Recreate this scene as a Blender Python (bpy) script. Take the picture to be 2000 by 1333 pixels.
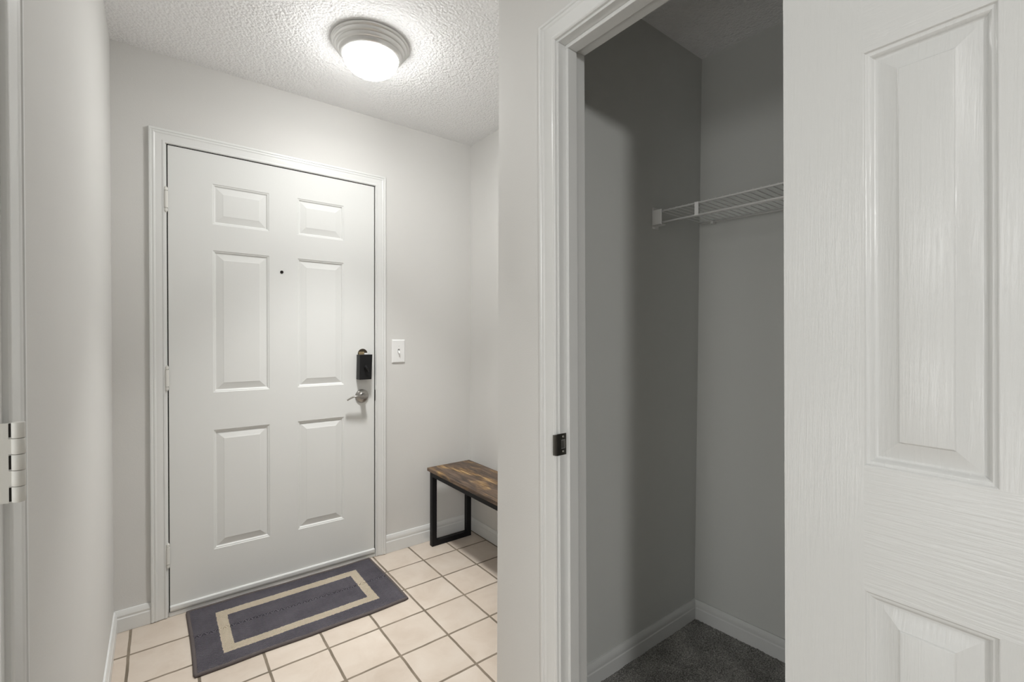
import bpy, bmesh, math, random
from mathutils import Vector, Matrix, noise as mnoise
random.seed(7)
S = bpy.context.scene
C = S.collection
for o in list(bpy.data.objects):
    bpy.data.objects.remove(o)

# ------------------------------------------------------------------ camera
CAM_H, YAW, PITCH, ROLL, FPX = 1.2284, 0.6541, -0.0122, 0.0034, 903.7
cam_d = bpy.data.cameras.new('camera')
cam_d.sensor_fit = 'HORIZONTAL'
cam_d.sensor_width = 36.0
cam_d.lens = FPX / 2000.0 * 36.0
cam_d.clip_start = 0.02
cam = bpy.data.objects.new('camera', cam_d)
C.objects.link(cam)
fw = Vector((math.sin(YAW) * math.cos(PITCH), math.cos(YAW) * math.cos(PITCH), math.sin(PITCH)))
rt = Vector((math.cos(YAW), -math.sin(YAW), 0))
up = rt.cross(fw)
r2 = rt * math.cos(ROLL) + up * math.sin(ROLL)
u2 = -rt * math.sin(ROLL) + up * math.cos(ROLL)
m = Matrix.Identity(4)
for i in range(3):
    m[i][0], m[i][1], m[i][2] = r2[i], u2[i], -fw[i]
m.translation = Vector((0, 0, CAM_H))
cam.matrix_world = m
S.camera = cam

# ------------------------------------------------------------------ light and exposure
S.view_settings.view_transform = 'Standard'
S.view_settings.look = 'None'
S.view_settings.gamma = 1.0
S.view_settings.use_curve_mapping = False
S.view_settings.exposure = 0.0
LAMP_E = 45.0        # glass dome of the foyer fixture
W = bpy.data.worlds.new('world')
S.world = W
W.use_nodes = True
W.node_tree.nodes['Background'].inputs[0].default_value = (0.99, 1.0, 0.985, 1)
W.node_tree.nodes['Background'].inputs[1].default_value = 0.12


def area(name, loc, target, size, size_y, power, col=(1, 1, 1), shape='RECTANGLE'):
    d = bpy.data.lights.new(name, 'AREA')
    d.shape = shape
    d.size = size
    if shape in ('RECTANGLE', 'ELLIPSE'):
        d.size_y = size_y
    d.energy = power
    d.color = col
    o = bpy.data.objects.new(name, d)
    C.objects.link(o)
    o.location = loc
    o.rotation_euler = (Vector(target) - Vector(loc)).to_track_quat('-Z', 'Y').to_euler()
    return o


area('living_room_lamp', (-1.4, -2.67, 2.27), (0.6, 0.3, 1.2), 0.36, 0.36, 41, (1.0, 1.0, 0.985), 'DISK')
area('side_room_fill_high', (-2.1, 0.34, 1.75), (1.0, 0.55, 1.3), 0.62, 0.5, 10.0, (0.99, 1.0, 0.99))  # unseen fill light added to brighten the closet, no real window
area('side_room_fill_low', (-1.8, 0.34, 0.55), (1.0, 0.55, 1.8), 0.62, 0.5, 8.2, (0.99, 1.0, 0.99))  # second added fill, set low to lift the closet ceiling
area('hall_ceiling_lamp', (-1.15, -0.65, 2.37), (-0.6, -0.4, 0.0), 0.42, 0.42, 8.0, (1.0, 1.0, 0.985), 'DISK')

# ------------------------------------------------------------------ helpers


def sprops(o, label=None, cat=None, group=None, kind=None):
    if label: o['label'] = label
    if cat: o['category'] = cat
    if group: o['group'] = group
    if kind: o['kind'] = kind
    return o


def thing(name, label, cat, loc=(0, 0, 0)):
    o = bpy.data.objects.new(name, None)
    C.objects.link(o)
    o.location = loc
    o.empty_display_size = 0.05
    return sprops(o, label, cat)


def obj(name, bm, mat, parent=None, smooth=False, kind=None, bevel=0.0, mats=None):
    bmesh.ops.recalc_face_normals(bm, faces=bm.faces)
    me = bpy.data.meshes.new(name)
    bm.to_mesh(me)
    bm.free()
    for mm in (mats or [mat]):
        me.materials.append(mm)
    if smooth:
        for p in me.polygons: p.use_smooth = True
    o = bpy.data.objects.new(name, me)
    C.objects.link(o)
    if parent:
        o.parent = parent
        o.matrix_parent_inverse = Matrix.Translation(-parent.location)
    if kind: o['kind'] = kind
    if bevel:
        b = o.modifiers.new('bevel', 'BEVEL')
        b.width = bevel
        b.segments = 2
        b.limit_method = 'ANGLE'
        b.angle_limit = math.radians(40)
    return o


def auto_smooth(o, ang=35):
    for p in o.data.polygons: p.use_smooth = True
    mod = o.modifiers.new('edges', 'EDGE_SPLIT')
    mod.split_angle = math.radians(ang)
    return o


def bm_box(bm, x0, x1, y0, y1, z0, z1):
    v = [bm.verts.new((x, y, z)) for x in (x0, x1) for y in (y0, y1) for z in (z0, z1)]
    for f in ((0, 1, 3, 2), (4, 6, 7, 5), (0, 4, 5, 1), (2, 3, 7, 6), (0, 2, 6, 4), (1, 5, 7, 3)):
        bm.faces.new([v[i] for i in f])
    return v


def box(x0, x1, y0, y1, z0, z1):
    bm = bmesh.new()
    bm_box(bm, x0, x1, y0, y1, z0, z1)
    return bm


def bm_tube(bm, pts, radii, seg=12, cap=True, flat=None):
    """swept tube; flat=(sx, sz) squashes the section"""
    if not hasattr(radii, '__len__'): radii = [radii] * len(pts)
    pts = [Vector(p) for p in pts]
    rings = []
    prev = None
    for i, p in enumerate(pts):
        a = pts[max(i - 1, 0)]
        b = pts[min(i + 1, len(pts) - 1)]
        t = (b - a).normalized()
        ref = prev if prev is not None else (Vector((0, 0, 1)) if abs(t.z) < .9 else Vector((1, 0, 0)))
        n = (ref - t * ref.dot(t)).normalized()
        prev = n
        bi = t.cross(n)
        sx, sz = flat if flat else (1, 1)
        rings.append([bm.verts.new(p + (n * math.cos(k * 2 * math.pi / seg) * sz + bi * math.sin(k * 2 * math.pi / seg) * sx) * radii[i]) for k in range(seg)])
    for a, b in zip(rings, rings[1:]):
        for k in range(seg):
            bm.faces.new((a[k], a[(k + 1) % seg], b[(k + 1) % seg], b[k]))
    if cap:
        bm.faces.new(rings[0][::-1])
        bm.faces.new(rings[-1])


def bm_lathe(bm, prof, seg=64, mat=None):
    """prof: (r, h) list round +Z, then moved by mat"""
    rings = []
    for r, h in prof:
        if r < 1e-6:
            rings.append([bm.verts.new((0, 0, h))])
        else:
            rings.append([bm.verts.new((r * math.cos(k * 2 * math.pi / seg), r * math.sin(k * 2 * math.pi / seg), h)) for k in range(seg)])
    for a, b in zip(rings, rings[1:]):
        for k in range(seg):
            k2 = (k + 1) % seg
            if len(a) == 1 and len(b) == 1: continue
            if len(a) == 1: bm.faces.new((a[0], b[k2], b[k]))
            elif len(b) == 1: bm.faces.new((a[k], a[k2], b[0]))
            else: bm.faces.new((a[k], a[k2], b[k2], b[k]))
    if mat is not None:
        vs = [v for r in rings for v in r]
        bmesh.ops.transform(bm, matrix=mat, verts=vs)


def shear_y(bm, k, z0):
    for v in bm.verts: v.co.y += k * (v.co.z - z0)


def sweep(bm, prof, frames):
    """prof: (u, t) closed section; frames: functions (u, t) -> Vector, mitred at each frame"""
    rings = [[bm.verts.new(f(u, t)) for u, t in prof] for f in frames]
    n = len(prof)
    for a, b in zip(rings, rings[1:]):
        for k in range(n):
            bm.faces.new((a[k], a[(k + 1) % n], b[(k + 1) % n], b[k]))
    bm.faces.new(rings[0][::-1])
    bm.faces.new(rings[-1])


# ------------------------------------------------------------------ materials
def mat(name, col, rough=0.5, metal=0.0, spec=0.5):
    mm = bpy.data.materials.new(name)
    mm.use_nodes = True
    b = mm.node_tree.nodes['Principled BSDF']
    b.inputs['Base Color'].default_value = (*col, 1)
    b.inputs['Roughness'].default_value = rough
    b.inputs['Metallic'].default_value = metal
    b.inputs['Specular IOR Level'].default_value = spec
    return mm, mm.node_tree, b


def node(nt, typ, **kw):
    n = nt.nodes.new(typ)
    for k, v in kw.items():
        if k.startswith('i_'):
            key = k[2:]
            n.inputs[int(key) if key.isdigit() else key.replace('_', ' ')].default_value = v
        else:
            setattr(n, k, v)
    return n


def math_n(nt, op, a, b=None, c=None, clamp=False):
    n = nt.nodes.new('ShaderNodeMath')
    n.operation = op
    n.use_clamp = clamp
    for i, x in enumerate((a, b, c)):
        if x is None: continue
        if isinstance(x, (int, float)): n.inputs[i].default_value = x
        else: nt.links.new(x, n.inputs[i])
    return n.outputs[0]


def coords(nt, scale=(1, 1, 1), loc=(0, 0, 0)):
    tc = nt.nodes.new('ShaderNodeTexCoord')
    mp = nt.nodes.new('ShaderNodeMapping')
    mp.inputs['Scale'].default_value = scale
    mp.inputs['Location'].default_value = loc
    nt.links.new(tc.outputs['Object'], mp.inputs['Vector'])
    return mp.outputs['Vector']


def noise_n(nt, vec, scale, detail=3, rough=0.5, dist=0.0):
    n = node(nt, 'ShaderNodeTexNoise')
    n.inputs['Scale'].default_value = scale
    n.inputs['Detail'].default_value = detail
    n.inputs['Roughness'].default_value = rough
    n.inputs['Distortion'].default_value = dist
    nt.links.new(vec, n.inputs['Vector'])
    return n.outputs['Fac']


def ramp(nt, fac, stops, interp='LINEAR'):
    r = nt.nodes.new('ShaderNodeValToRGB')
    r.color_ramp.interpolation = interp
    el = r.color_ramp.elements
    while len(el) < len(stops): el.new(0.5)
    for e, (p, c) in zip(el, stops):
        e.position = p
        e.color = (*c, 1) if len(c) == 3 else c
    nt.links.new(fac, r.inputs['Fac'])
    return r.outputs['Color']


def bump(nt, b, h, strength, dist, prev=None):
    n = nt.nodes.new('ShaderNodeBump')
    n.inputs['Strength'].default_value = strength
    n.inputs['Distance'].default_value = dist
    nt.links.new(h, n.inputs['Height'])
    if prev is not None: nt.links.new(prev, n.inputs['Normal'])
    nt.links.new(n.outputs['Normal'], b.inputs['Normal'])
    return n.outputs['Normal']


def mix(nt, fac, a, b, mode='MIX'):
    n = nt.nodes.new('ShaderNodeMix')
    n.data_type = 'RGBA'
    n.blend_type = mode
    for sock, x in ((n.inputs['Factor'], fac), (n.inputs['A'], a), (n.inputs['B'], b)):
        if isinstance(x, (int, float)): sock.default_value = x
        elif isinstance(x, tuple): sock.default_value = (*x, 1)
        else: nt.links.new(x, sock)
    return n.outputs['Result']


def paint(name, col, rough, orange=0.12, spec=0.4):
    mm, nt, b = mat(name, col, rough, spec=spec)
    v = coords(nt)
    big = noise_n(nt, v, 1.7, 3)
    c = mix(nt, big, tuple(x * 0.965 for x in col), tuple(min(x * 1.03, 1) for x in col))
    nt.links.new(c, b.inputs['Base Color'])
    bump(nt, b, noise_n(nt, v, 230, 2), orange, 0.0008)
    return mm


M_WALL = paint('greige_wall_paint', (0.700, 0.692, 0.672), 0.75, 0.25, 0.25)
M_CLOSET = paint('closet_wall_paint', (0.685, 0.692, 0.668), 0.75, 0.25, 0.25)
M_TRIM = paint('white_trim_paint', (0.77, 0.775, 0.762), 0.32, 0.10, 0.5)
M_DOOR = paint('white_steel_door_paint', (0.765, 0.77, 0.755), 0.8, 0.10, 0.15)


def ceiling_mat():
    mm, nt, b = mat('popcorn_ceiling', (0.93, 0.93, 0.93), 0.9, spec=0.2)
    v = coords(nt)
    a = noise_n(nt, v, 75, 4, 0.62)
    vo = node(nt, 'ShaderNodeTexVoronoi')
    vo.inputs['Scale'].default_value = 95
    nt.links.new(v, vo.inputs['Vector'])
    h = math_n(nt, 'SUBTRACT', math_n(nt, 'MULTIPLY', a, 1.5), math_n(nt, 'MULTIPLY', vo.outputs['Distance'], 0.8))
    bump(nt, b, h, 0.7, 0.006)
    return mm


M_CEIL = ceiling_mat()


def grain_mat(name, horiz):
    mm, nt, b = mat(name, (0.65, 0.655, 0.642), 0.27, spec=0.5)
    sc = (1, 1.6, 34) if horiz else (1, 34, 1.6)
    v = coords(nt, sc)
    n1 = noise_n(nt, v, 7, 4, 0.6, 0.6)
    n2 = noise_n(nt, v, 2.2, 2, 0.5, 0.4)
    h = math_n(nt, 'ADD', n1, math_n(nt, 'MULTIPLY', n2, 0.5))
    bump(nt, b, h, 0.24, 0.003)
    return mm


M_GRAIN_V = grain_mat('embossed_door_grain_upright', False)
M_GRAIN_H = grain_mat('embossed_door_grain_level', True)


def tile_mat():
    mm, nt, b = mat('cream_floor_tile', (0.7, 0.6, 0.5), 0.3)
    tc = nt.nodes.new('ShaderNodeTexCoord')
    sx = nt.nodes.new('ShaderNodeSeparateXYZ')
    nt.links.new(tc.outputs['Object'], sx.inputs[0])
    wob = noise_n(nt, tc.outputs['Object'], 14, 2)
    wob = math_n(nt, 'MULTIPLY', math_n(nt, 'SUBTRACT', wob, 0.5), 0.004)

    def line(s, off, pitch):
        t = math_n(nt, 'DIVIDE', math_n(nt, 'SUBTRACT', math_n(nt, 'ADD', s, wob), off), pitch)
        fl = math_n(nt, 'FLOOR', t)
        fr = math_n(nt, 'SUBTRACT', t, fl)
        d = math_n(nt, 'MINIMUM', fr, math_n(nt, 'SUBTRACT', 1.0, fr))
        return math_n(nt, 'MULTIPLY', d, pitch), fl
    dx, ix = line(sx.outputs[0], 0.94, 0.2067)
    dy, iy = line(sx.outputs[1], 2.281, 0.2105)
    d = math_n(nt, 'MINIMUM', dx, dy)
    mr = node(nt, 'ShaderNodeMapRange', interpolation_type='SMOOTHSTEP')
    mr.inputs['From Min'].default_value = 0.0036
    mr.inputs['From Max'].default_value = 0.0056
    nt.links.new(d, mr.inputs['Value'])
    tile = mr.outputs['Result']
    cmb = nt.nodes.new('ShaderNodeCombineXYZ')
    nt.links.new(ix, cmb.inputs[0])
    nt.links.new(iy, cmb.inputs[1])
    wn = node(nt, 'ShaderNodeTexWhiteNoise')
    nt.links.new(cmb.outputs[0], wn.inputs['Vector'])
    add = node(nt, 'ShaderNodeVectorMath', operation='ADD')
    nt.links.new(tc.outputs['Object'], add.inputs[0])
    nt.links.new(wn.outputs['Color'], add.inputs[1])
    mott = noise_n(nt, add.outputs[0], 7, 5, 0.6, 0.5)
    tc1 = ramp(nt, mott, [(0.28, (0.555, 0.468, 0.388)), (0.5, (0.615, 0.532, 0.452)), (0.75, (0.665, 0.59, 0.512))])
    shade = math_n(nt, 'ADD', math_n(nt, 'MULTIPLY', wn.outputs['Value'], 0.08), 0.95)
    hs = node(nt, 'ShaderNodeHueSaturation')
    nt.links.new(tc1, hs.inputs['Color'])
    nt.links.new(shade, hs.inputs['Value'])
    gn = noise_n(nt, tc.outputs['Object'], 9, 4)
    grout = ramp(nt, gn, [(0.35, (0.155, 0.125, 0.09)), (0.7, (0.27, 0.22, 0.165))])
    nt.links.new(mix(nt, tile, grout, hs.outputs['Color']), b.inputs['Base Color'])
    rg = math_n(nt, 'SUBTRACT', 0.85, math_n(nt, 'MULTIPLY', tile, 0.5))
    nt.links.new(rg, b.inputs['Roughness'])
    bump(nt, b, math_n(nt, 'ADD', tile, math_n(nt, 'MULTIPLY', mott, 0.15)), 0.6, 0.002)
    return mm


M_TILE = tile_mat()


def carpet_mat():
    mm, nt, b = mat('grey_closet_carpet', (0.2, 0.2, 0.2), 0.95, spec=0.1)
    v = coords(nt)
    a = noise_n(nt, v, 260, 3, 0.7)
    big = noise_n(nt, v, 9, 3)
    s = math_n(nt, 'ADD', a, math_n(nt, 'MULTIPLY', math_n(nt, 'SUBTRACT', big, 0.5), 0.25))
    nt.links.new(ramp(nt, s, [(0.36, (0.12, 0.115, 0.11)), (0.5, (0.34, 0.33, 0.315)), (0.66, (0.68, 0.66, 0.63))]), b.inputs['Base Color'])
    bump(nt, b, a, 0.9, 0.006)
    return mm


M_CARPET = carpet_mat()


def rug_mat():
    mm, nt, b = mat('grey_mat_pile', (0.1, 0.1, 0.1), 0.95, spec=0.1)
    tc = nt.nodes.new('ShaderNodeTexCoord')
    sx = nt.nodes.new('ShaderNodeSeparateXYZ')
    nt.links.new(tc.outputs['Object'], sx.inputs[0])
    wob = math_n(nt, 'MULTIPLY', math_n(nt, 'SUBTRACT', noise_n(nt, tc.outputs['Object'], 150, 2), 0.5), 0.008)
    x = math_n(nt, 'ADD', sx.outputs[0], wob)
    y = math_n(nt, 'ADD', sx.outputs[1], wob)

    def inside(cx, cy, hx, hy):
        a = math_n(nt, 'LESS_THAN', math_n(nt, 'ABSOLUTE', math_n(nt, 'SUBTRACT', x, cx)), hx)
        c = math_n(nt, 'LESS_THAN', math_n(nt, 'ABSOLUTE', math_n(nt, 'SUBTRACT', y, cy)), hy)
        return math_n(nt, 'MULTIPLY', a, c)
    outer = inside(0.5035, 2.222, 0.3075, 0.1625)
    inner = inside(0.503, 2.220, 0.2670, 0.1170)
    band = math_n(nt, 'SUBTRACT', outer, inner, clamp=True)
    # zig-zag ribs
    tri = math_n(nt, 'PINGPONG', sx.outputs[0], 0.012)
    ph = math_n(nt, 'MULTIPLY', math_n(nt, 'ADD', sx.outputs[1], math_n(nt, 'MULTIPLY', tri, 0.8)), 2 * math.pi / 0.0085)
    rib = math_n(nt, 'ADD', math_n(nt, 'MULTIPLY', math_n(nt, 'SINE', ph), 0.5), 0.5)
    fuzz = noise_n(nt, tc.outputs['Object'], 420, 3, 0.7)
    big = noise_n(nt, tc.outputs['Object'], 8, 3)
    k = math_n(nt, 'ADD', math_n(nt, 'MULTIPLY', rib, 0.32), math_n(nt, 'ADD', math_n(nt, 'MULTIPLY', fuzz, 0.5), math_n(nt, 'MULTIPLY', big, 0.35)))
    grey = ramp(nt, k, [(0.30, (0.062, 0.057, 0.069)), (0.60, (0.124, 0.115, 0.134)), (0.92, (0.24, 0.224, 0.248))])
    cream = ramp(nt, k, [(0.28, (0.50, 0.415, 0.305)), (0.55, (0.66, 0.565, 0.435)), (0.85, (0.76, 0.67, 0.54))])
    nt.links.new(mix(nt, band, grey, cream), b.inputs['Base Color'])
    bump(nt, b, math_n(nt, 'ADD', math_n(nt, 'MULTIPLY', rib, 1.4), fuzz), 0.9, 0.0035)
    return mm


M_RUG = rug_mat()


def binding_mat():
    mm, nt, b = mat('brown_grey_mat_binding', (0.115, 0.098, 0.096), 0.85, spec=0.15)
    v = coords(nt)
    bump(nt, b, noise_n(nt, v, 380, 2), 0.5, 0.002)
    return mm


M_BIND = binding_mat()


def wood_mat():
    mm, nt, b = mat('rustic_brown_bench_wood', (0.1, 0.06, 0.03), 0.38, spec=0.45)
    v = coords(nt, (17, 1.9, 8))
    g = noise_n(nt, v, 1.9, 6, 0.62, 1.3)
    v2 = coords(nt, (60, 5, 30), (3, 2, 0))
    f = noise_n(nt, v2, 2.4, 4, 0.6, 0.6)
    v3 = coords(nt, (9, 3.2, 4), (4.1, 1.3, 0))
    p = noise_n(nt, v3, 1.5, 3, 0.5, 0.6)
    s = math_n(nt, 'ADD', math_n(nt, 'MULTIPLY', g, 0.62), math_n(nt, 'MULTIPLY', f, 0.38))
    base = ramp(nt, s, [(0.34, (0.016, 0.010, 0.007)), (0.47, (0.060, 0.036, 0.022)), (0.58, (0.125, 0.078, 0.048)), (0.70, (0.20, 0.13, 0.08))])
    gold = ramp(nt, s, [(0.36, (0.05, 0.028, 0.014)), (0.50, (0.22, 0.12, 0.04)), (0.66, (0.60, 0.40, 0.17))])
    pm = ramp(nt, p, [(0.50, (0, 0, 0)), (0.64, (1, 1, 1))])
    nt.links.new(mix(nt, pm, base, gold), b.inputs['Base Color'])
    bump(nt, b, s, 0.25, 0.0015)
    return mm


M_WOOD = wood_mat()


def scuffed(name, col, rough, metal, rvar=0.1, spec=0.5):
    mm, nt, b = mat(name, col, rough, metal, spec)
    v = coords(nt)
    n = noise_n(nt, v, 60, 3)
    r = math_n(nt, 'ADD', math_n(nt, 'MULTIPLY', n, rvar), rough - rvar / 2)
    nt.links.new(r, b.inputs['Roughness'])
    return mm


M_BLACK = scuffed('matt_black_metal', (0.006, 0.0058, 0.007), 0.5, 0.0, spec=0.25)
M_LOCK = scuffed('black_lock_plastic', (0.010, 0.010, 0.0108), 0.42, 0.0, spec=0.28)
M_NICKEL = scuffed('satin_nickel', (0.40, 0.385, 0.365), 0.30, 1.0)
M_RING = scuffed('brushed_nickel_lamp_ring', (0.74, 0.735, 0.72), 0.33, 0.9)
M_STRIKE = scuffed('dark_aged_steel', (0.085, 0.08, 0.07), 0.38, 0.85)
M_BRASS = scuffed('dull_brass', (0.50, 0.40, 0.24), 0.38, 0.9)
M_HOLE_SHADE = scuffed('bore_hole_shade', (0.03, 0.02, 0.008), 0.7, 0.0)
M_DARK = scuffed('dark_parts_and_gap_shade', (0.02, 0.018, 0.016), 0.9, 0.0, spec=0.1)
M_WIRE = scuffed('white_vinyl_wire', (0.86, 0.855, 0.84), 0.4, 0.0)
M_PLATE = scuffed('white_switch_plastic', (0.86, 0.86, 0.85), 0.3, 0.0)
M_HINGE = paint('painted_over_hinge', (0.74, 0.73, 0.69), 0.4, 0.25)
M_GREYW = scuffed('grey_toggle_shadow_slot', (0.25, 0.24, 0.23), 0.5, 0.0)


def glass_mat():
    mm, nt, b = mat('lit_frosted_glass', (0.9, 0.9, 0.9), 0.35)
    b.inputs['Emission Color'].default_value = (1.0, 1.0, 0.98, 1)
    b.inputs['Emission Strength'].default_value = LAMP_E
    return mm


M_GLASS = glass_mat()

# ------------------------------------------------------------------ room shell
H = 2.42          # ceiling
D = 2.485         # wall with the entrance door
XL = -0.147       # left wall
XR = 1.573        # right wall of the entry
XC = 0.877        # hall face of the closet wall
YK = 1.218        # entry face of the wall beside the closet
YC = 1.100        # closet face of that wall
LEAN, LZ = 0.0128, 0.9


def struct(name, bm, mm, **kw):
    return obj(name, bm, mm, kind='structure', **kw)


struct('floor', box(-4.0, XR + 0.12, -4.2, D + 0.30, -0.10, 0.0), M_TILE)
struct('ceiling', box(-4.0, 2.15, -4.2, D + 0.30, H, H + 0.10), M_CEIL)

# entrance wall with the door opening
DX0, DX1, DZ1 = 0.0345, 0.9535, 2.046
bm = bmesh.new()
bm_box(bm, XL - 0.12, DX0 - 0.02, D, D + 0.13, 0, H)
bm_box(bm, DX1 + 0.02, XR + 0.12, D, D + 0.13, 0, H)
bm_box(bm, DX0 - 0.02, DX1 + 0.02, D, D + 0.13, DZ1 + 0.02, H)
struct('wall_back', bm, M_WALL)

# left wall with the side doorway near the camera
LJ = 0.790        # jamb face of the side doorway
bm = bmesh.new()
bm_box(bm, XL - 0.12, XL, LJ + 0.02, D, 0, H)
bm_box(bm, XL - 0.12, XL, LJ - 0.80, LJ + 0.02, 2.06, H)
bm_box(bm, XL - 0.12, XL, LJ - 0.92, LJ - 0.80, 0, H)
struct('wall_left', bm, M_WALL)

# the side room beyond that doorway
struct('wall_side_room_blocker', box(-4.0, XL - 0.12, LJ - 0.92, LJ - 0.80, 0, H), M_WALL)  # unseen wall added to keep light from behind off the side casing
struct('wall_side_room_far', box(-4.0, XL - 0.12, LJ + 0.02, LJ + 0.14, 0, H), M_WALL)

struct('wall_right', box(XR, XR + 0.12, YK, D, 0, H), M_WALL)
struct('wall_closet_left', box(XC, 2.15, YC, YK, 0, H), M_WALL)

# hall wall around the closet opening
OR = 0.345        # right jamb face
OL = 0.926        # left jamb face at LZ
HZ = 2.035        # head jamb
bm = bmesh.new()
bm_box(bm, XC, XC + 0.103, OL + 0.035, YC, 0, H)
bm_box(bm, XC, XC + 0.103, -4.2, OR - 0.035, 0, H)
bm_box(bm, XC, XC + 0.103, OR - 0.035, OL + 0.035, HZ + 0.02, H)
struct('wall_closet_front', bm, M_WALL)

# closet back wall, a little out of square and out of plumb as in the photograph
bm = bmesh.new()
vs = []
for y, z in ((1.10, 0), (-0.40, 0), (1.10, H), (-0.40, H)):
    x = 1.853 + (1.10 - y) * 0.055 + (z - 1.0) * 0.0095
    vs.append((bm.verts.new((x, y, z)), bm.verts.new((2.15, y, z))))
(a0, a1), (b0, b1), (c0, c1), (d0, d1) = vs
for f in ((a0, b0, d0, c0), (a1, c1, d1, b1), (a0, a1, b1, b0), (c0, d0, d1, c1), (a0, c0, c1, a1), (b0, b1, d1, d0)):
    bm.faces.new(f)
struct('wall_closet_back', bm, M_CLOSET)
struct('wall_closet_right', box(XC + 0.103, 2.15, -0.46, -0.40, 0, H), M_CLOSET)
# closet-side skin of the shared wall
struct('wall_closet_side', box(XC + 0.1031, 1.95, YC - 0.002, YC, 0, H), M_CLOSET)

# closet carpet, real bumps
bm = bmesh.new()
nx, ny = 150, 240
x0c, x1c, y0c, y1c = XC + 0.03, 1.93, -0.39, YC - 0.002
grid = []
for i in range(nx + 1):
    row = []
    for j in range(ny + 1):
        x = x0c + (x1c - x0c) * i / nx
        y = y0c + (y1c - y0c) * j / ny
        z = 0.010 + 0.004 * mnoise.noise((x * 120, y * 120, 0)) + 0.002 * mnoise.noise((x * 18, y * 18, 3))
        row.append(bm.verts.new((x, y, z)))
    grid.append(row)
for i in range(nx):
    for j in range(ny):
        bm.faces.new((grid[i][j], grid[i + 1][j], grid[i + 1][j + 1], grid[i][j + 1]))
struct('floor_closet', bm, M_CARPET, smooth=True)

# ------------------------------------------------------------------ trim
def casing_prof(w, k=1.0):
    p = [(0, 0), (0, .0135), (.0025, .0155), (.0085, .0155), (.0105, .0128), (.0125, .0128), (.0145, .0142), (.0185, .0142), (.0225, .0120), (.0235, .0120), (w * .62, .0098), (w * .74, .0086), (w * .80, .0078), (w * .83, .0098), (w * .90, .0106), (w * .96, .0094), (w, .0068), (w, 0)]
    return [(u, t * k) for u, t in p]


def base_prof(h):
    return [(0, 0), (0.011, 0), (0.0115, h * .62), (0.0095, h * .66), (0.0095, h * .72), (0.0105, h * .76), (0.0085, h * .90), (0.005, h), (0, h)]


# entrance door frame: casing + jamb
CO0, CO1, CZ, CW = -0.0267, 1.0115, 2.1025, 0.057
bm = bmesh.new()
sweep(bm, casing_prof(CW), [
    lambda u, t: Vector((CO0 + u, D - t, 0.003)), lambda u, t: Vector((CO0 + u, D - t, CZ - u)),
    lambda u, t: Vector((CO1 - u, D - t, CZ - u)), lambda u, t: Vector((CO1 - u, D - t, 0.003))])
t1 = struct('trim_1', bm, M_TRIM)
auto_smooth(t1, 28)
bm = bmesh.new()
bm_box(bm, DX0 - 0.02, DX0, D, D + 0.12, 0, DZ1)
bm_box(bm, DX1, DX1 + 0.02, D, D + 0.12, 0, DZ1)
bm_box(bm, DX0 - 0.02, DX1 + 0.02, D, D + 0.12, DZ1, DZ1 + 0.02)
obj('door_jamb', bm, M_TRIM, t1)
bm = bmesh.new()
bm_box(bm, DX0, DX0 + 0.0036, D + 0.005, D + 0.09, 0, DZ1)
bm_box(bm, DX1 - 0.0046, DX1, D + 0.005, D + 0.09, 0, DZ1)
bm_box(bm, DX0, DX1, D + 0.005, D + 0.09, DZ1 - 0.0042, DZ1)
obj('weather_stop', bm, M_DARK, t1)
obj('threshold', box(DX0, DX1, D - 0.004, D + 0.12, 0.0, 0.019), M_TRIM, t1, bevel=0.003)

# closet door frame
CY0 = OL + 0.006 + 0.061       # outer edge of the left casing
CYR = OR - 0.006 - 0.061
CCZ = 2.1025
bm = bmesh.new()
cw = 0.061
sweep(bm, casing_prof(cw), [
    lambda u, t: Vector((XC - t, CY0 - u, 0.003)), lambda u, t: Vector((XC - t, CY0 - u, CCZ - u)),
    lambda u, t: Vector((XC - t, CYR + u, CCZ - u)), lambda u, t: Vector((XC - t, CYR + u, 0.003))])
shear_y(bm, LEAN, LZ)
t2 = struct('trim_2', bm, M_TRIM)
auto_smooth(t2, 28)
bm = bmesh.new()
for (y0, y1, z0, z1) in ((OL, OL + 0.034, 0, HZ), (OR - 0.034, OR, 0, HZ), (OR - 0.034, OL + 0.034, HZ, HZ + 0.02)):
    bm_box(bm, XC, XC + 0.104, y0, y1, z0, z1)
shear_y(bm, LEAN, LZ)
obj('door_jamb', bm, M_TRIM, t2, bevel=0.0012)
bm = bmesh.new()
for (y0, y1, z0, z1) in ((OL - 0.011, OL, 0, HZ - 0.011), (OR, OR + 0.011, 0, HZ - 0.011), (OR, OL, HZ - 0.011, HZ)):
    bm_box(bm, XC + 0.026, XC + 0.062, y0, y1, z0, z1)
shear_y(bm, LEAN, LZ)
obj('door_stop', bm, M_TRIM, t2, bevel=0.002)
# strike plate on the left jamb
bm = bmesh.new()
ys = OL - 0.0016


def plate(bm, x0, x1, z0, z1, holes, y0, y1):
    xs = sorted({x0, x1} | {h[0] for h in holes} | {h[1] for h in holes})
    zs = sorted({z0, z1} | {h[2] for h in holes} | {h[3] for h in holes})
    for i in range(len(xs) - 1):
        for j in range(len(zs) - 1):
            cx, cz = (xs[i] + xs[i + 1]) / 2, (zs[j] + zs[j + 1]) / 2
            if any(h[0] < cx < h[1] and h[2] < cz < h[3] for h in holes): continue
            bm_box(bm, xs[i], xs[i + 1], y0, y1, zs[j], zs[j + 1])
    bmesh.ops.remove_doubles(bm, verts=bm.verts, dist=1e-6)


sx0, sx1, sz0, sz1 = 0.868, 0.9005, 0.8985, 0.958
plate(bm, sx0, sx1, sz0, sz1, [(0.882, 0.8965, 0.9165, 0.9405)], ys, OL)
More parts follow.
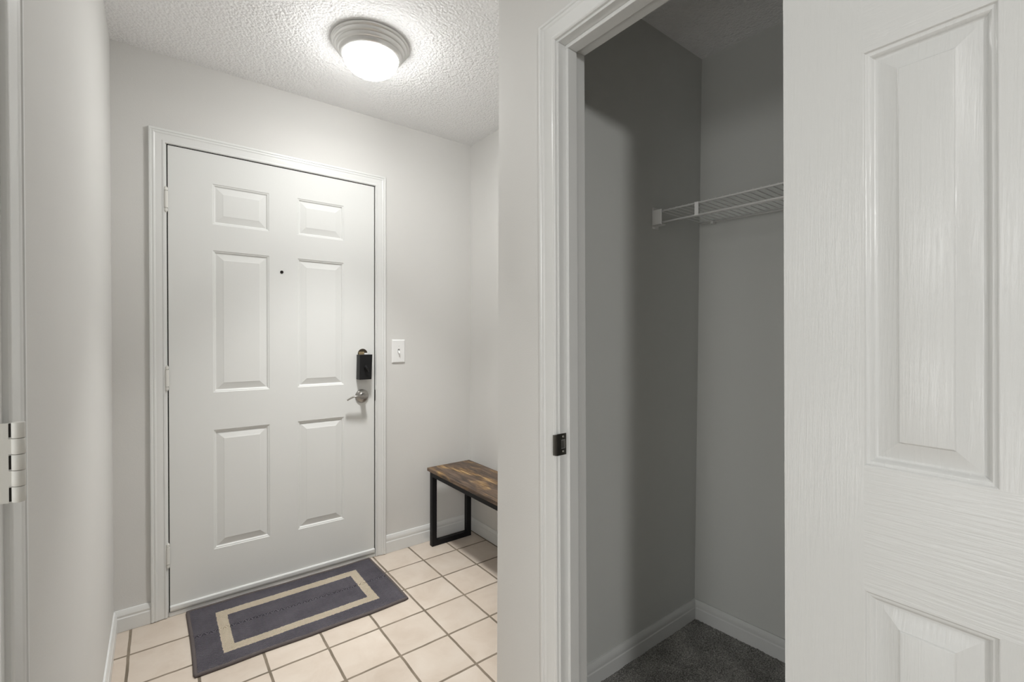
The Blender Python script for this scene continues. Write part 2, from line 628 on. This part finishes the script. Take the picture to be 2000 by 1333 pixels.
# curved lip wrapping the jamb edge
prev = None
for k in range(6):
    a = k / 5 * math.radians(70)
    x = sx0 - 0.012 * math.sin(a)
    y = ys + 0.012 * (1 - math.cos(a))
    cur = [bm.verts.new((x, y, sz0 + 0.002 * k / 5)), bm.verts.new((x, y, sz1 - 0.002 * k / 5))]
    if prev: bm.faces.new((prev[0], prev[1], cur[1], cur[0]))
    prev = cur
shear_y(bm, LEAN, LZ)
st = obj('strike_plate', bm, M_STRIKE, t2, bevel=0.0006)
st['label'] = 'dark steel strike plate'
sprops(obj('latch_hole', box(0.883, 0.8955, OL - 0.0009, OL - 0.0002, 0.9175, 0.9395), M_NICKEL, st))
for zz in (0.9085, 0.9495):
    bm = bmesh.new()
    bm_lathe(bm, [(0, .0014), (.0024, .0011), (.0032, 0)], 16, Matrix.Translation((0.8885, ys + LEAN * (zz - LZ), zz)) @ Matrix.Rotation(math.radians(90), 4, 'X'))
    obj('screw', bm, M_NICKEL, st, smooth=True)

# side doorway casing on the left wall
LCI = 0.808
LCO = LCI + 0.060
bm = bmesh.new()
sweep(bm, casing_prof(0.060, 0.74), [
    lambda u, t: Vector((XL + t, LCO - u, 0.003)), lambda u, t: Vector((XL + t, LCO - u, 2.125 - u)),
    lambda u, t: Vector((XL + t, LJ - 0.875 + u, 2.125 - u)), lambda u, t: Vector((XL + t, LJ - 0.875 + u, 0.003))])
t3 = struct('trim_3', bm, M_TRIM)
auto_smooth(t3, 28)
bm = bmesh.new()
bm_box(bm, XL - 0.12, XL, LJ, LJ + 0.02, 0, 2.06)
bm_box(bm, XL - 0.12, XL, LJ - 0.80, LJ - 0.78, 0, 2.06)
bm_box(bm, XL - 0.12, XL, LJ - 0.78, LJ, 2.04, 2.06)
obj('door_jamb', bm, M_TRIM, t3)


# baseboards
def baseboard(name, p0, p1, nrm, h=0.086, m0=0.0, m1=0.0, mm=None):
    """straight run from p0 to p1 on a wall whose inward normal is nrm; m0, m1 mitre the ends (+1 inner corner)"""
    p0, p1, nrm = Vector((*p0, 0)), Vector((*p1, 0)), Vector((*nrm, 0))
    d = (p1 - p0).normalized()
    bm = bmesh.new()
    sweep(bm, base_prof(h), [lambda u, t: p0 + nrm * u + d * u * m0 + Vector((0, 0, t + .001)),
                             lambda u, t: p1 + nrm * u - d * u * m1 + Vector((0, 0, t + .001))])
    return auto_smooth(struct(name, bm, mm or M_TRIM), 25)


baseboard('baseboard_back_left', (XL, D), (CO0, D), (0, -1), 0.0875, 1, 0)
baseboard('baseboard_back_right', (CO1, D), (XR, D), (0, -1), 0.098, 0, 1)
baseboard('baseboard_left', (XL, LCO), (XL, D), (1, 0), 0.086, 0, 1)
baseboard('baseboard_right', (XR, YK), (XR, D), (-1, 0), 0.080, 0, 1)
baseboard('baseboard_hall', (XC, CY0 + .002), (XC, YK), (-1, 0), 0.080, 0, 0)
baseboard('baseboard_closet_left', (XC + 0.104, YC - .002), (1.844, YC - .002), (0, -1), 0.090, 0, 1)
bx0 = 1.853 + 0.0 - 0.0095
bx1 = bx0 + 1.5 * 0.055
nn = Vector((-1, -0.055)).normalized()
baseboard('baseboard_closet_back', (bx0, YC - .002), (bx1, -0.40), (nn.x, nn.y), 0.090, 1, 0)

# ------------------------------------------------------------------ panelled doors
STICK = [(0, 0), (.0018, .0022), (.0075, .0036), (.0098, .0078), (.0125, .0082), (.0145, .0078), (.0385, .0020), (.0420, .0008)]


def panel_door(us, zs, panels, thick, rails=None, prof=STICK):
    """front face at depth 0 (w = 0), body behind (w = thick); returns a bmesh in (u, w, z).
    us, zs: cut lines; panels: (i, j) cells that are panels; rails: rows whose cells get material 1"""
    bm = bmesh.new()
    cache = {}

    def V(u, w, z):
        k = (round(u, 5), round(w, 5), round(z, 5))
        if k not in cache: cache[k] = bm.verts.new((u, w, z))
        return cache[k]
    for i in range(len(us) - 1):
        for j in range(len(zs) - 1):
            u0, u1, z0, z1 = us[i], us[i + 1], zs[j], zs[j + 1]
            if (i, j) not in panels:
                f = bm.faces.new((V(u0, 0, z0), V(u1, 0, z0), V(u1, 0, z1), V(u0, 0, z1)))
                if rails and j in rails and i in rails[j]: f.material_index = 1
                continue
            prev = None
            for s, dpt in prof:
                ring = [V(u0 + s, dpt, z0 + s), V(u1 - s, dpt, z0 + s), V(u1 - s, dpt, z1 - s), V(u0 + s, dpt, z1 - s)]
                if prev:
                    for k in range(4):
                        bm.faces.new((prev[k], prev[(k + 1) % 4], ring[(k + 1) % 4], ring[k]))
                prev = ring
            bm.faces.new(prev)
    # back and edges
    u0, u1, z0, z1 = us[0], us[-1], zs[0], zs[-1]
    B = [bm.verts.new((u, thick, z)) for u, z in ((u0, z0), (u1, z0), (u1, z1), (u0, z1))]
    bm.faces.new(B[::-1])
    bot = [V(u, 0, z0) for u in us]
    top = [V(u, 0, z1) for u in us]
    lef = [V(u0, 0, z) for z in zs]
    rig = [V(u1, 0, z) for z in zs]
    bm.faces.new(bot[::-1] + [B[0], B[1]][:2] if False else [B[0], B[1]] + bot[::-1])
    bm.faces.new([B[2], B[3]] + top)
    bm.faces.new([B[3], B[0]] + lef)
    bm.faces.new([B[1], B[2]] + rig[::-1])
    return bm


# entrance door
us = [0.0385, 0.2005, 0.4295, 0.5565, 0.7835, 0.9485]
zs = [0.046, 0.249, 0.793, 0.9655, 1.6075, 1.7262, 1.9075, 2.0415]
pan = {(i, j) for i in (1, 3) for j in (1, 3, 5)}
bm = panel_door(us, zs, pan, 0.044)
for v in bm.verts: v.co.y += D
d1 = struct('door_1', bm, M_DOOR, bevel=0.001)
sprops(d1, 'white six-panel entrance door behind the grey mat', 'door')
# sweep strip along its foot
bm = bmesh.new()
sec = [(0, 0.0225), (-.006, 0.0225), (-.009, 0.030), (-.009, 0.043), (-.006, 0.047), (0, 0.047)]
ra = [bm.verts.new((0.0385, D + y, z)) for y, z in sec]
rb = [bm.verts.new((0.9485, D + y, z)) for y, z in sec]
for k in range(6):
    bm.faces.new((ra[k], ra[(k + 1) % 6], rb[(k + 1) % 6], rb[k]))
bm.faces.new(ra[::-1]); bm.faces.new(rb)
obj('door_sweep', bm, M_DOOR, d1)


def small_hinge(zc):
    cx, cy, r = 0.0322, D - 0.0085, 0.0072
    hh = 0.051
    bm = bmesh.new()
    # knuckle barrel in three cuts, a little gap between
    for z0, z1, rr in ((zc - hh, zc - hh + .013, r * .86), (zc - hh + .0145, zc + hh - .0145, r), (zc + hh - .013, zc + hh, r * .9)):
        bm_tube(bm, [(cx, cy, z0), (cx, cy, z0 + .001), (cx, cy, z1 - .001), (cx, cy, z1)], [rr * .8, rr, rr, rr * .8], 20)
    bm_tube(bm, [(cx, cy, zc - hh - .004), (cx, cy, zc + hh + .004)], [.0035, .0035], 12)
    h = obj('hinge', bm, M_HINGE, d1)
    auto_smooth(h, 40)
    bm = box(cx - .0022, cx + .0022, cy, D + 0.012, zc - hh + .012, zc + hh)
    obj('hinge_leaf', bm, M_HINGE, h)


for zc in (1.806, 1.039, 0.271):
    small_hinge(zc)

# deadbolt on the door
bm = bmesh.new()
base = [(0.8490, 0.9885), (0.9215, 0.9885), (0.9245, 1.1220), (0.8515, 1.1220)]
front = [(0.8520, 0.9895), (0.9165, 0.9895), (0.9215, 1.1225), (0.8535, 1.1225)]
prev = None
for k, w in ((0.0, 0.0), (0.15, -.018), (0.8, -.0435), (1.0, -.0455)):
    ring = []
    for (bx, bz), (gx, gz) in zip(base, front):
        x, z = bx + (gx - bx) * k, bz + (gz - bz) * k
        if k == 1.0:
            x += 0.0015 * (1 if x < .885 else -1)
            z += 0.0015 * (1 if z < 1.05 else -1)
        ring.append(bm.verts.new((x, D + w, z)))
    if prev:
        for q in range(4): bm.faces.new((prev[q], prev[(q + 1) % 4], ring[(q + 1) % 4], ring[q]))
    else:
        bm.faces.new(ring)
    prev = ring
bm.faces.new(prev)
lk = obj('deadbolt', bm, M_LOCK, d1, bevel=0.0012)
lk['label'] = 'black keyless deadbolt housing'
bm = bmesh.new()
lc = Vector((0.8860, D - 0.0455, 1.053))
bm_lathe(bm, [(0, .006), (.010, .006), (.0115, .004), (.012, 0)], 28, Matrix.Translation(lc) @ Matrix.Rotation(math.radians(90), 4, 'X'))
bm_tube(bm, [lc + Vector((-.007, -.012, .010)), lc + Vector((-.004, -.016, .004)), lc + Vector((.002, -.017, -.008)), lc + Vector((.009, -.014, -.024))], [.0058, .0062, .0058, .0042], 14, flat=(1.0, .75))
auto_smooth(obj('thumb_turn', bm, M_LOCK, lk), 40)
# raised disc for the old bore hole above it, recess shade in its colour
bm = bmesh.new()
hc = Vector((0.8840, D, 1.1265))
bm_lathe(bm, [(0, .0012), (.0245, .0012), (.0265, 0)], 40, Matrix.Translation(hc) @ Matrix.Rotation(math.radians(90), 4, 'X'))
bh = obj('bore_hole_disc', bm, M_HOLE_SHADE, d1)
bh['label'] = 'dark disc painted as the shaded old lock bore above the deadbolt'
obj('brass_plate', box(0.8610, 0.8890, D - 0.010, D - 0.001, 1.118, 1.1365), M_BRASS, bh, bevel=0.001)
obj('white_shim', box(0.8915, 0.9095, D - 0.008, D - 0.001, 1.118, 1.1300), M_PLATE, bh, bevel=0.0008)

# lever handle
bm = bmesh.new()
RX90 = Matrix.Rotation(math.radians(90), 4, 'X')
kc = Vector((0.8790, D, 0.8965))
bm_lathe(bm, [(.0360, 0), (.0360, .004), (.0338, .008), (.026, .011), (.0185, .0135), (.0165, .016), (.0135, .022), (.0125, .038), (0, .040)], 48, Matrix.Translation(kc) @ RX90)
lv = obj('lever_handle', bm, M_NICKEL, d1)
auto_smooth(lv, 50)
lv['label'] = 'satin nickel lever handle'
bm = bmesh.new()
pts, rad = [], []
for k in range(15):
    t = k / 14
    x = 0.012 - 0.103 * t
    z = 0.0015 + 0.0055 * math.sin(max(0, t - .15) / .85 * math.pi) - 0.013 * max(0, t - .62) ** 1.3 / .28
    y = -0.044 - 0.006 * math.sin(t * math.pi) + .010 * max(0, t - .6)
    pts.append(kc + Vector((x, y, z)))
    rad.append(0.0085 - 0.0028 * t)
bm_tube(bm, pts, rad, 16, flat=(1.15, .72))
auto_smooth(obj('lever', bm, M_NICKEL, lv), 60)
# peephole
bm = bmesh.new()
bm_lathe(bm, [(.0075, 0), (.0075, .002), (.0055, .003), (.0048, .0022), (0, .0016)], 24, Matrix.Translation((0.4848, D, 1.534)) @ RX90)
ph = obj('peephole', bm, M_DARK, d1)
ph['label'] = 'tiny dark peephole'

# chipped latch plate on the right jamb of the entrance
obj('latch_plate', box(0.9512, 0.9545, D - 0.0005, D + 0.03, 0.865, 0.925), M_STRIKE, t1)

# closet door, folded back against the hall wall, grain embossed
YE = 0.3295
us = [-0.0, 0.108, 0.2460, 0.3640, 0.5020, 0.610]
zs = [0.014, 0.235, 0.857, 1.040, 1.643, 1.752, 1.925, 2.030]
rails = {0: (1, 2, 3), 2: (1, 2, 3), 4: (1, 2, 3), 6: (1, 2, 3)}
rails = {k: (1, 3) if False else v for k, v in rails.items()}
STICK2 = [(0, 0), (.0008, .0004), (.0016, .0014), (.0022, .0028), (.0032, .0034), (.0050, .0037), (.0068, .0043), (.0084, .0055), (.0098, .0074), (.0110, .0093), (.0124, .0103), (.0145, .0106), (.0160, .0104), (.0390, .0028), (.0398, .0022), (.0404, .0012), (.0412, .0005), (.0422, .0002)]
bm = panel_door(us, zs, pan, 0.035, rails, STICK2)
for v in bm.verts:
    u, w, z = v.co
    v.co = Vector((0.820 + w, YE - u + LEAN * (z - 1.0), z))
d2 = obj('door_2', bm, None, None, kind='structure', mats=[M_GRAIN_V, M_GRAIN_H])
auto_smooth(d2, 17)
sprops(d2, 'white grained six-panel closet door swung open beside the closet', 'door')
for zc in (0.28, 1.04, 1.83):
    bm = bmesh.new()
    bm_tube(bm, [(0.853, YE + 0.007 + LEAN * (zc - 1), zc - .044), (0.853, YE + 0.007 + LEAN * (zc - 1), zc + .044)], .0058, 14)
    obj('hinge', bm, M_HINGE, d2, smooth=False)

# painted hinge left on the jamb of the side doorway by the camera
hx, hy, hr = -0.1305, LJ - 0.004, 0.0060
hz0, hz1 = 1.030, 1.1245
bm = bmesh.new()
n = 5
seg = (hz1 - hz0) / n
for k in range(n):
    z0, z1 = hz0 + k * seg + .0004, hz0 + (k + 1) * seg - .0004
    bm_tube(bm, [(hx, hy, z0), (hx, hy, z0 + .0006), (hx, hy, z1 - .0006), (hx, hy, z1)], [hr * .93, hr, hr, hr * .93], 24)
hg = obj('hinge', bm, M_HINGE, t3)
auto_smooth(hg, 35)
hg['label'] = 'thickly painted butt hinge'
bm = bmesh.new()
bm_box(bm, XL - 0.03, XL + 0.0085, hy - 0.0012, hy + 0.0012, hz0, hz1 - 0.001)
for k in (1, 3):
    bm_box(bm, XL + 0.0085, hx, hy - 0.0012, hy + 0.0012, hz0 + k * seg + .0005, hz0 + (k + 1) * seg - .0005)
obj('hinge_leaf', bm, M_HINGE, hg)
bm = bmesh.new()
for k in (0, 2, 4):
    bm_box(bm, XL + 0.0085, XL + 0.0109, hy - 0.0011, hy + 0.0016, hz0 + k * seg + .0015, hz0 + (k + 1) * seg - .0015)
obj('leaf_gap_shade', bm, M_DARK, hg)  # solid dark strips standing in for shade in the knuckle slots

# ------------------------------------------------------------------ ceiling light
LC = Vector((0.700, 1.870, H))
t = thing('ceiling_light', 'round ceiling light with nickel ring and glowing glass dome', 'ceiling light', LC)
bm = bmesh.new()
RF = Matrix.Translation(LC)
bm_lathe(bm, [(.150, 0), (.1525, -.003), (.1535, -.008), (.1520, -.0115), (.1485, -.0135), (.1450, -.0138), (.1438, -.0165), (.1432, -.0230), (.1412, -.0262), (.1375, -.0278), (.1340, -.0280), (.1328, -.0310), (.1322, -.0380), (.1302, -.0412), (.1268, -.0428), (.1235, -.0432), (.1225, -.0465), (.1205, -.0530), (.1165, -.058), (.1105, -.0595), (.1085, -.056)], 96, RF)
auto_smooth(obj('lamp_ring', bm, M_RING, t), 60)
bm = bmesh.new()
prof = []
for k in range(15):
    a = k / 14 * math.pi / 2
    prof.append((.1095 * math.cos(a), -.056 - .074 * math.sin(a) ** 1.0))
prof[-1] = (0, -.130)
bm_lathe(bm, prof, 80, RF)
obj('glass_dome', bm, M_GLASS, t, smooth=True)

# light thrown down by the fixture's own bulbs
for watts, spread in ((3.0, 180), (6.8, 80)):
    area('ceiling_light_bulb', (LC.x, LC.y, 2.285), (LC.x, LC.y, 0), 0.2, 0.2, watts, (1.0, 1.0, 0.985), 'DISK').data.spread = math.radians(spread)

# ------------------------------------------------------------------ light switch
sw = thing('light_switch', 'white toggle switch plate on the wall beside the entrance door', 'light switch', (1.0895, D, 1.1365))
bm = bmesh.new()
prev = None
for s, w in ((0, 0), (0, -.003), (.0035, -.0062), (.006, -.0068)):
    ring = [bm.verts.new((x, D + w, z)) for x, z in ((1.0500 + s, 1.0705 + s), (1.1285 - s, 1.0705 + s), (1.1285 - s, 1.2015 - s), (1.0500 + s, 1.2015 - s))]
    if prev:
        for k in range(4): bm.faces.new((prev[k], prev[(k + 1) % 4], ring[(k + 1) % 4], ring[k]))
    else: bm.faces.new(ring)
    prev = ring
bm.faces.new(prev)
obj('wall_plate', bm, M_PLATE, sw, bevel=0.0008)
obj('toggle_slot', box(1.0838, 1.0952, D - 0.0072, D - 0.0060, 1.1245, 1.1490), M_GREYW, sw)
bm = bmesh.new()
vs = [bm.verts.new(p) for p in [(1.0855, D - .007, 1.127), (1.0935, D - .007, 1.127), (1.0935, D - .007, 1.141), (1.0855, D - .007, 1.141),
                                (1.0862, D - .0185, 1.121), (1.0928, D - .0185, 1.121), (1.0928, D - .0175, 1.128), (1.0862, D - .0175, 1.128)]]
for f in ((0, 1, 2, 3), (4, 7, 6, 5), (0, 4, 5, 1), (1, 5, 6, 2), (2, 6, 7, 3), (3, 7, 4, 0)):
    bm.faces.new([vs[i] for i in f])
obj('toggle', bm, M_PLATE, sw, bevel=0.0008)
for zz in (1.1062, 1.1668):
    bm = bmesh.new()
    bm_lathe(bm, [(0, .0012), (.0022, .001), (.003, 0)], 16, Matrix.Translation((1.0895, D - .0068, zz)) @ RX90)
    obj('screw', bm, M_PLATE, sw, smooth=True)

# ------------------------------------------------------------------ door mat
RX0, RX1, RY0, RY1 = 0.0985, 0.9185, 1.980, 2.468
rg = thing('door_mat', 'grey rectangular mat with cream border stripe in front of the entrance door', 'door mat', (0.5085, 2.224, 0))


def rug_z(x, y):
    e = min(x - RX0, RX1 - x, y - RY0, RY1 - y)
    z = 0.0085 + 0.0012 * mnoise.noise((x * 6, y * 6, 1)) + 0.0006 * mnoise.noise((x * 40, y * 40, 2))
    yc = 2.235 + 0.004 * mnoise.noise((x * 5, 0, 7))
    z -= 0.0062 * math.exp(-((y - yc) / 0.0034) ** 2)
    z += 0.0030 * math.exp(-((y - yc - 0.012) / 0.009) ** 2) + 0.0012 * math.exp(-((y - yc + 0.016) / 0.012) ** 2)
    return z


def rug_xy(x, y):
    return (x + 0.0025 * math.sin(y * 9 + 1), y + 0.003 * math.sin(x * 7) + 0.0015 * math.sin(x * 23))


bm = bmesh.new()
nx, ny = 205, 160
g = []
for i in range(nx + 1):
    row = []
    for j in range(ny + 1):
        x = RX0 + .008 + (RX1 - RX0 - .016) * i / nx
        y = RY0 + .008 + (RY1 - RY0 - .016) * j / ny
        X, Y = rug_xy(x, y)
        row.append(bm.verts.new((X, Y, rug_z(x, y))))
    g.append(row)
for i in range(nx):
    for j in range(ny):
        bm.faces.new((g[i][j], g[i + 1][j], g[i + 1][j + 1], g[i][j + 1]))
border = [g[i][0] for i in range(nx + 1)] + [g[nx][j] for j in range(1, ny + 1)] + [g[i][ny] for i in range(nx - 1, -1, -1)] + [g[0][j] for j in range(ny - 1, 0, -1)]
low = [bm.verts.new((v.co.x, v.co.y, 0.001)) for v in border]
for k in range(len(border)):
    k2 = (k + 1) % len(border)
    bm.faces.new((border[k], border[k2], low[k2], low[k]))
obj('pile', bm, M_RUG, rg, smooth=True)
# bound edge
bm = bmesh.new()
loop = []
N = 60
rc = .012
crn = [(RX0, RY0), (RX1, RY0), (RX1, RY1), (RX0, RY1)]
for c in range(4):
    a, b = Vector(crn[c]), Vector(crn[(c + 1) % 4])
    dd = (b - a).normalized()
    for k in range(N):
        loop.append(a + dd * (rc * .35) + (b - a - dd * rc * .7) * (k / N))
rings = []
L = len(loop)
for k in range(L):
    p, q = loop[k], loop[(k + 1) % L]
    o_ = loop[k - 1]
    tt = (q - o_).normalized()
    nrm = Vector((tt.y, -tt.x))     # outward for a counter-clockwise loop
    X, Y = rug_xy(p.x, p.y)
    ring = []
    for (a, z) in ((-.0105, .0100), (-.006, .0122), (-.001, .0112), (.0022, .0075), (.0026, .003), (.001, .0006), (-.0105, .0006)):
        ring.append(bm.verts.new((X + nrm.x * a, Y + nrm.y * a, z)))
    rings.append(ring)
for k in range(L):
    a, b = rings[k], rings[(k + 1) % L]
    for i in range(7):
        bm.faces.new((a[i], a[(i + 1) % 7], b[(i + 1) % 7], b[i]))
bd = obj('bound_edge', bm, M_BIND, rg, smooth=True)
bd['label'] = 'brown-grey stitched edge binding'

# ------------------------------------------------------------------ bench
BX0, BX1, BY0, BY1, BZ = 1.2455, 1.5340, 1.440, 2.4350, 0.4550
bn = thing('bench', 'narrow rustic wood bench on black metal frames against the entry wall', 'bench', ((BX0 + BX1) / 2, (BY0 + BY1) / 2, 0))
obj('seat', box(BX0, BX1, BY0, BY1, BZ - 0.0185, BZ), M_WOOD, bn, bevel=0.002)
tb = 0.0300
fx0, fx1, fy0, fy1 = BX0 + 0.0125, BX1 - 0.010, BY0 + 0.012, BY1 - 0.012
zt = BZ - 0.019
for (x0, x1) in ((fx0, fx0 + 0.025), (fx1 - 0.025, fx1)):
    obj('side_rail', box(x0, x1, fy0 + tb, fy1 - tb, zt - tb, zt), M_BLACK, bn, bevel=0.0015)
for (y0, y1) in ((fy1 - tb, fy1), (fy0, fy0 + tb)):
    for (x0, x1) in ((fx0, fx0 + tb), (fx1 - tb, fx1)):
        obj('leg', box(x0, x1, y0, y1, 0.0, zt), M_BLACK, bn, bevel=0.0015)
    obj('foot_rail', box(fx0 + tb, fx1 - tb, y0, y1, 0.0, tb), M_BLACK, bn, bevel=0.0015)
    obj('top_rail', box(fx0 + tb, fx1 - tb, y0, y1, zt - tb, zt), M_BLACK, bn, bevel=0.0015)

# ------------------------------------------------------------------ closet wire shelf
SX, SZ, SBX = 1.530, 1.7055, 1.838
SY1, SY0 = YC - 0.004, -0.392
sh = thing('wire_shelf', 'white wire shelf across the back of the closet', 'shelf', ((SX + SBX) / 2, 0.35, SZ))


def rail(name, pts, r):
    bm = bmesh.new()
    bm_tube(bm, pts, r, 10)
    return obj(name, bm, M_WIRE, sh, smooth=True)


def zl(y): return SZ - 0.010 * (YC - y)


bxw = lambda y: SBX + (YC - y) * 0.055 - 0.002
rail('front_rail', [(SX, SY1 - .01, zl(SY1)), (SX, SY0, zl(SY0))], .0034)
rail('lower_rail', [(SX, SY1 - .01, zl(SY1) - .0430), (SX, SY0, zl(SY0) - .0430)], .0036)
rail('back_rail', [(bxw(SY1), SY1 - .01, zl(SY1)), (bxw(SY0), SY0, zl(SY0))], .0032)
rail('middle_rail', [(SX + .155, SY1 - .01, zl(SY1) - .004), (SX + .18, SY0, zl(SY0) - .004)], .0026)
bm = bmesh.new()
y = SY1 - 0.022
while y > SY0:
    bm_tube(bm, [(SX - .001, y, zl(y) + .0040), (bxw(y), y, zl(y) + .0035)], .0017, 6)
    y -= 0.0254
obj('wire_deck', bm, M_WIRE, sh)
for y in (0.9135, 0.31, -0.28):
    obj('tie_strap', box(SX - .0045, SX - .0020, y - .0075, y + .0075, zl(y) - .045, zl(y) + .003), M_WIRE, sh, bevel=.0006)
bm = bmesh.new()
yb = SY1
plate_z0, plate_z1 = SZ - .062, SZ + .020
bm_box(bm, SX - .006, SX + .030, yb - .003, yb + .002, plate_z0, plate_z1)
bm_box(bm, SX - .0085, SX - .0055, yb - .042, yb, SZ - .0525, SZ + .0065)
bm_box(bm, SX - .0085, SX + .020, yb - .042, yb, SZ - .0525, SZ - .0495)
eb = obj('end_bracket', bm, M_WIRE, sh, bevel=.001)
bm = bmesh.new()
bm_lathe(bm, [(0, .002), (.0035, .0015), (.0045, 0)], 16, Matrix.Translation((SX + .004, yb - .003, SZ - .0575)) @ RX90)
obj('screw', bm, M_WIRE, eb, smooth=True)
for y in (1.028, 0.52, 0.0):
    obj('wall_clip', box(bxw(y) - .006, bxw(y) + .0135, y - .006, y + .006, zl(y) - .008, zl(y) + .006), M_WIRE, sh, bevel=.001)

# ------------------------------------------------------------------ descriptions of the setting
for nm, lb, ct in (
        ('floor', 'cream square tile floor with brown grout under the grey mat', 'floor'),
        ('floor_closet', 'dark grey speckled carpet inside the closet', 'carpet'),
        ('ceiling', 'white popcorn textured ceiling around the round light', 'ceiling'),
        ('wall_back', 'greige wall holding the entrance door and light switch', 'wall'),
        ('wall_left', 'smooth greige wall running from the painted hinge to the entrance wall', 'wall'),
        ('wall_right', 'pale wall behind the wooden bench', 'wall'),
        ('wall_closet_front', 'greige hall wall around the open closet doorway', 'wall'),
        ('wall_closet_left', 'thick partition between the bench corner and the closet', 'wall'),
        ('wall_closet_side', 'grey closet side wall carrying the end bracket of the wire shelf', 'wall'),
        ('wall_closet_back', 'grey closet wall along which the wire shelf runs', 'wall'),
        ('wall_closet_right', 'grey closet end wall hidden behind the open closet door', 'wall'),
        ('wall_side_room_blocker', 'added side room wall blocking light from behind the camera', 'wall'),
        ('wall_side_room_far', 'side room wall beyond the painted hinge', 'wall'),
        ('trim_1', 'white moulded casing around the entrance door', 'door frame'),
        ('trim_2', 'white moulded casing around the closet opening with dark strike plate', 'door frame'),
        ('trim_3', 'white casing with painted hinge at the side doorway', 'door frame'),
        ('baseboard_back_left', 'short white baseboard between smooth side wall and entrance door casing', 'baseboard'),
        ('baseboard_back_right', 'white baseboard between the entrance door casing and the bench corner', 'baseboard'),
        ('baseboard_left', 'white baseboard along the smooth greige side wall', 'baseboard'),
        ('baseboard_right', 'white baseboard under the bench on the pale wall', 'baseboard'),
        ('baseboard_hall', 'short white baseboard beside the closet casing', 'baseboard'),
        ('baseboard_closet_left', 'white closet baseboard on the wall nearest the strike plate', 'baseboard'),
        ('baseboard_closet_back', 'white closet baseboard on the wall below the wire shelf', 'baseboard')):
    sprops(bpy.data.objects[nm], lb, ct)
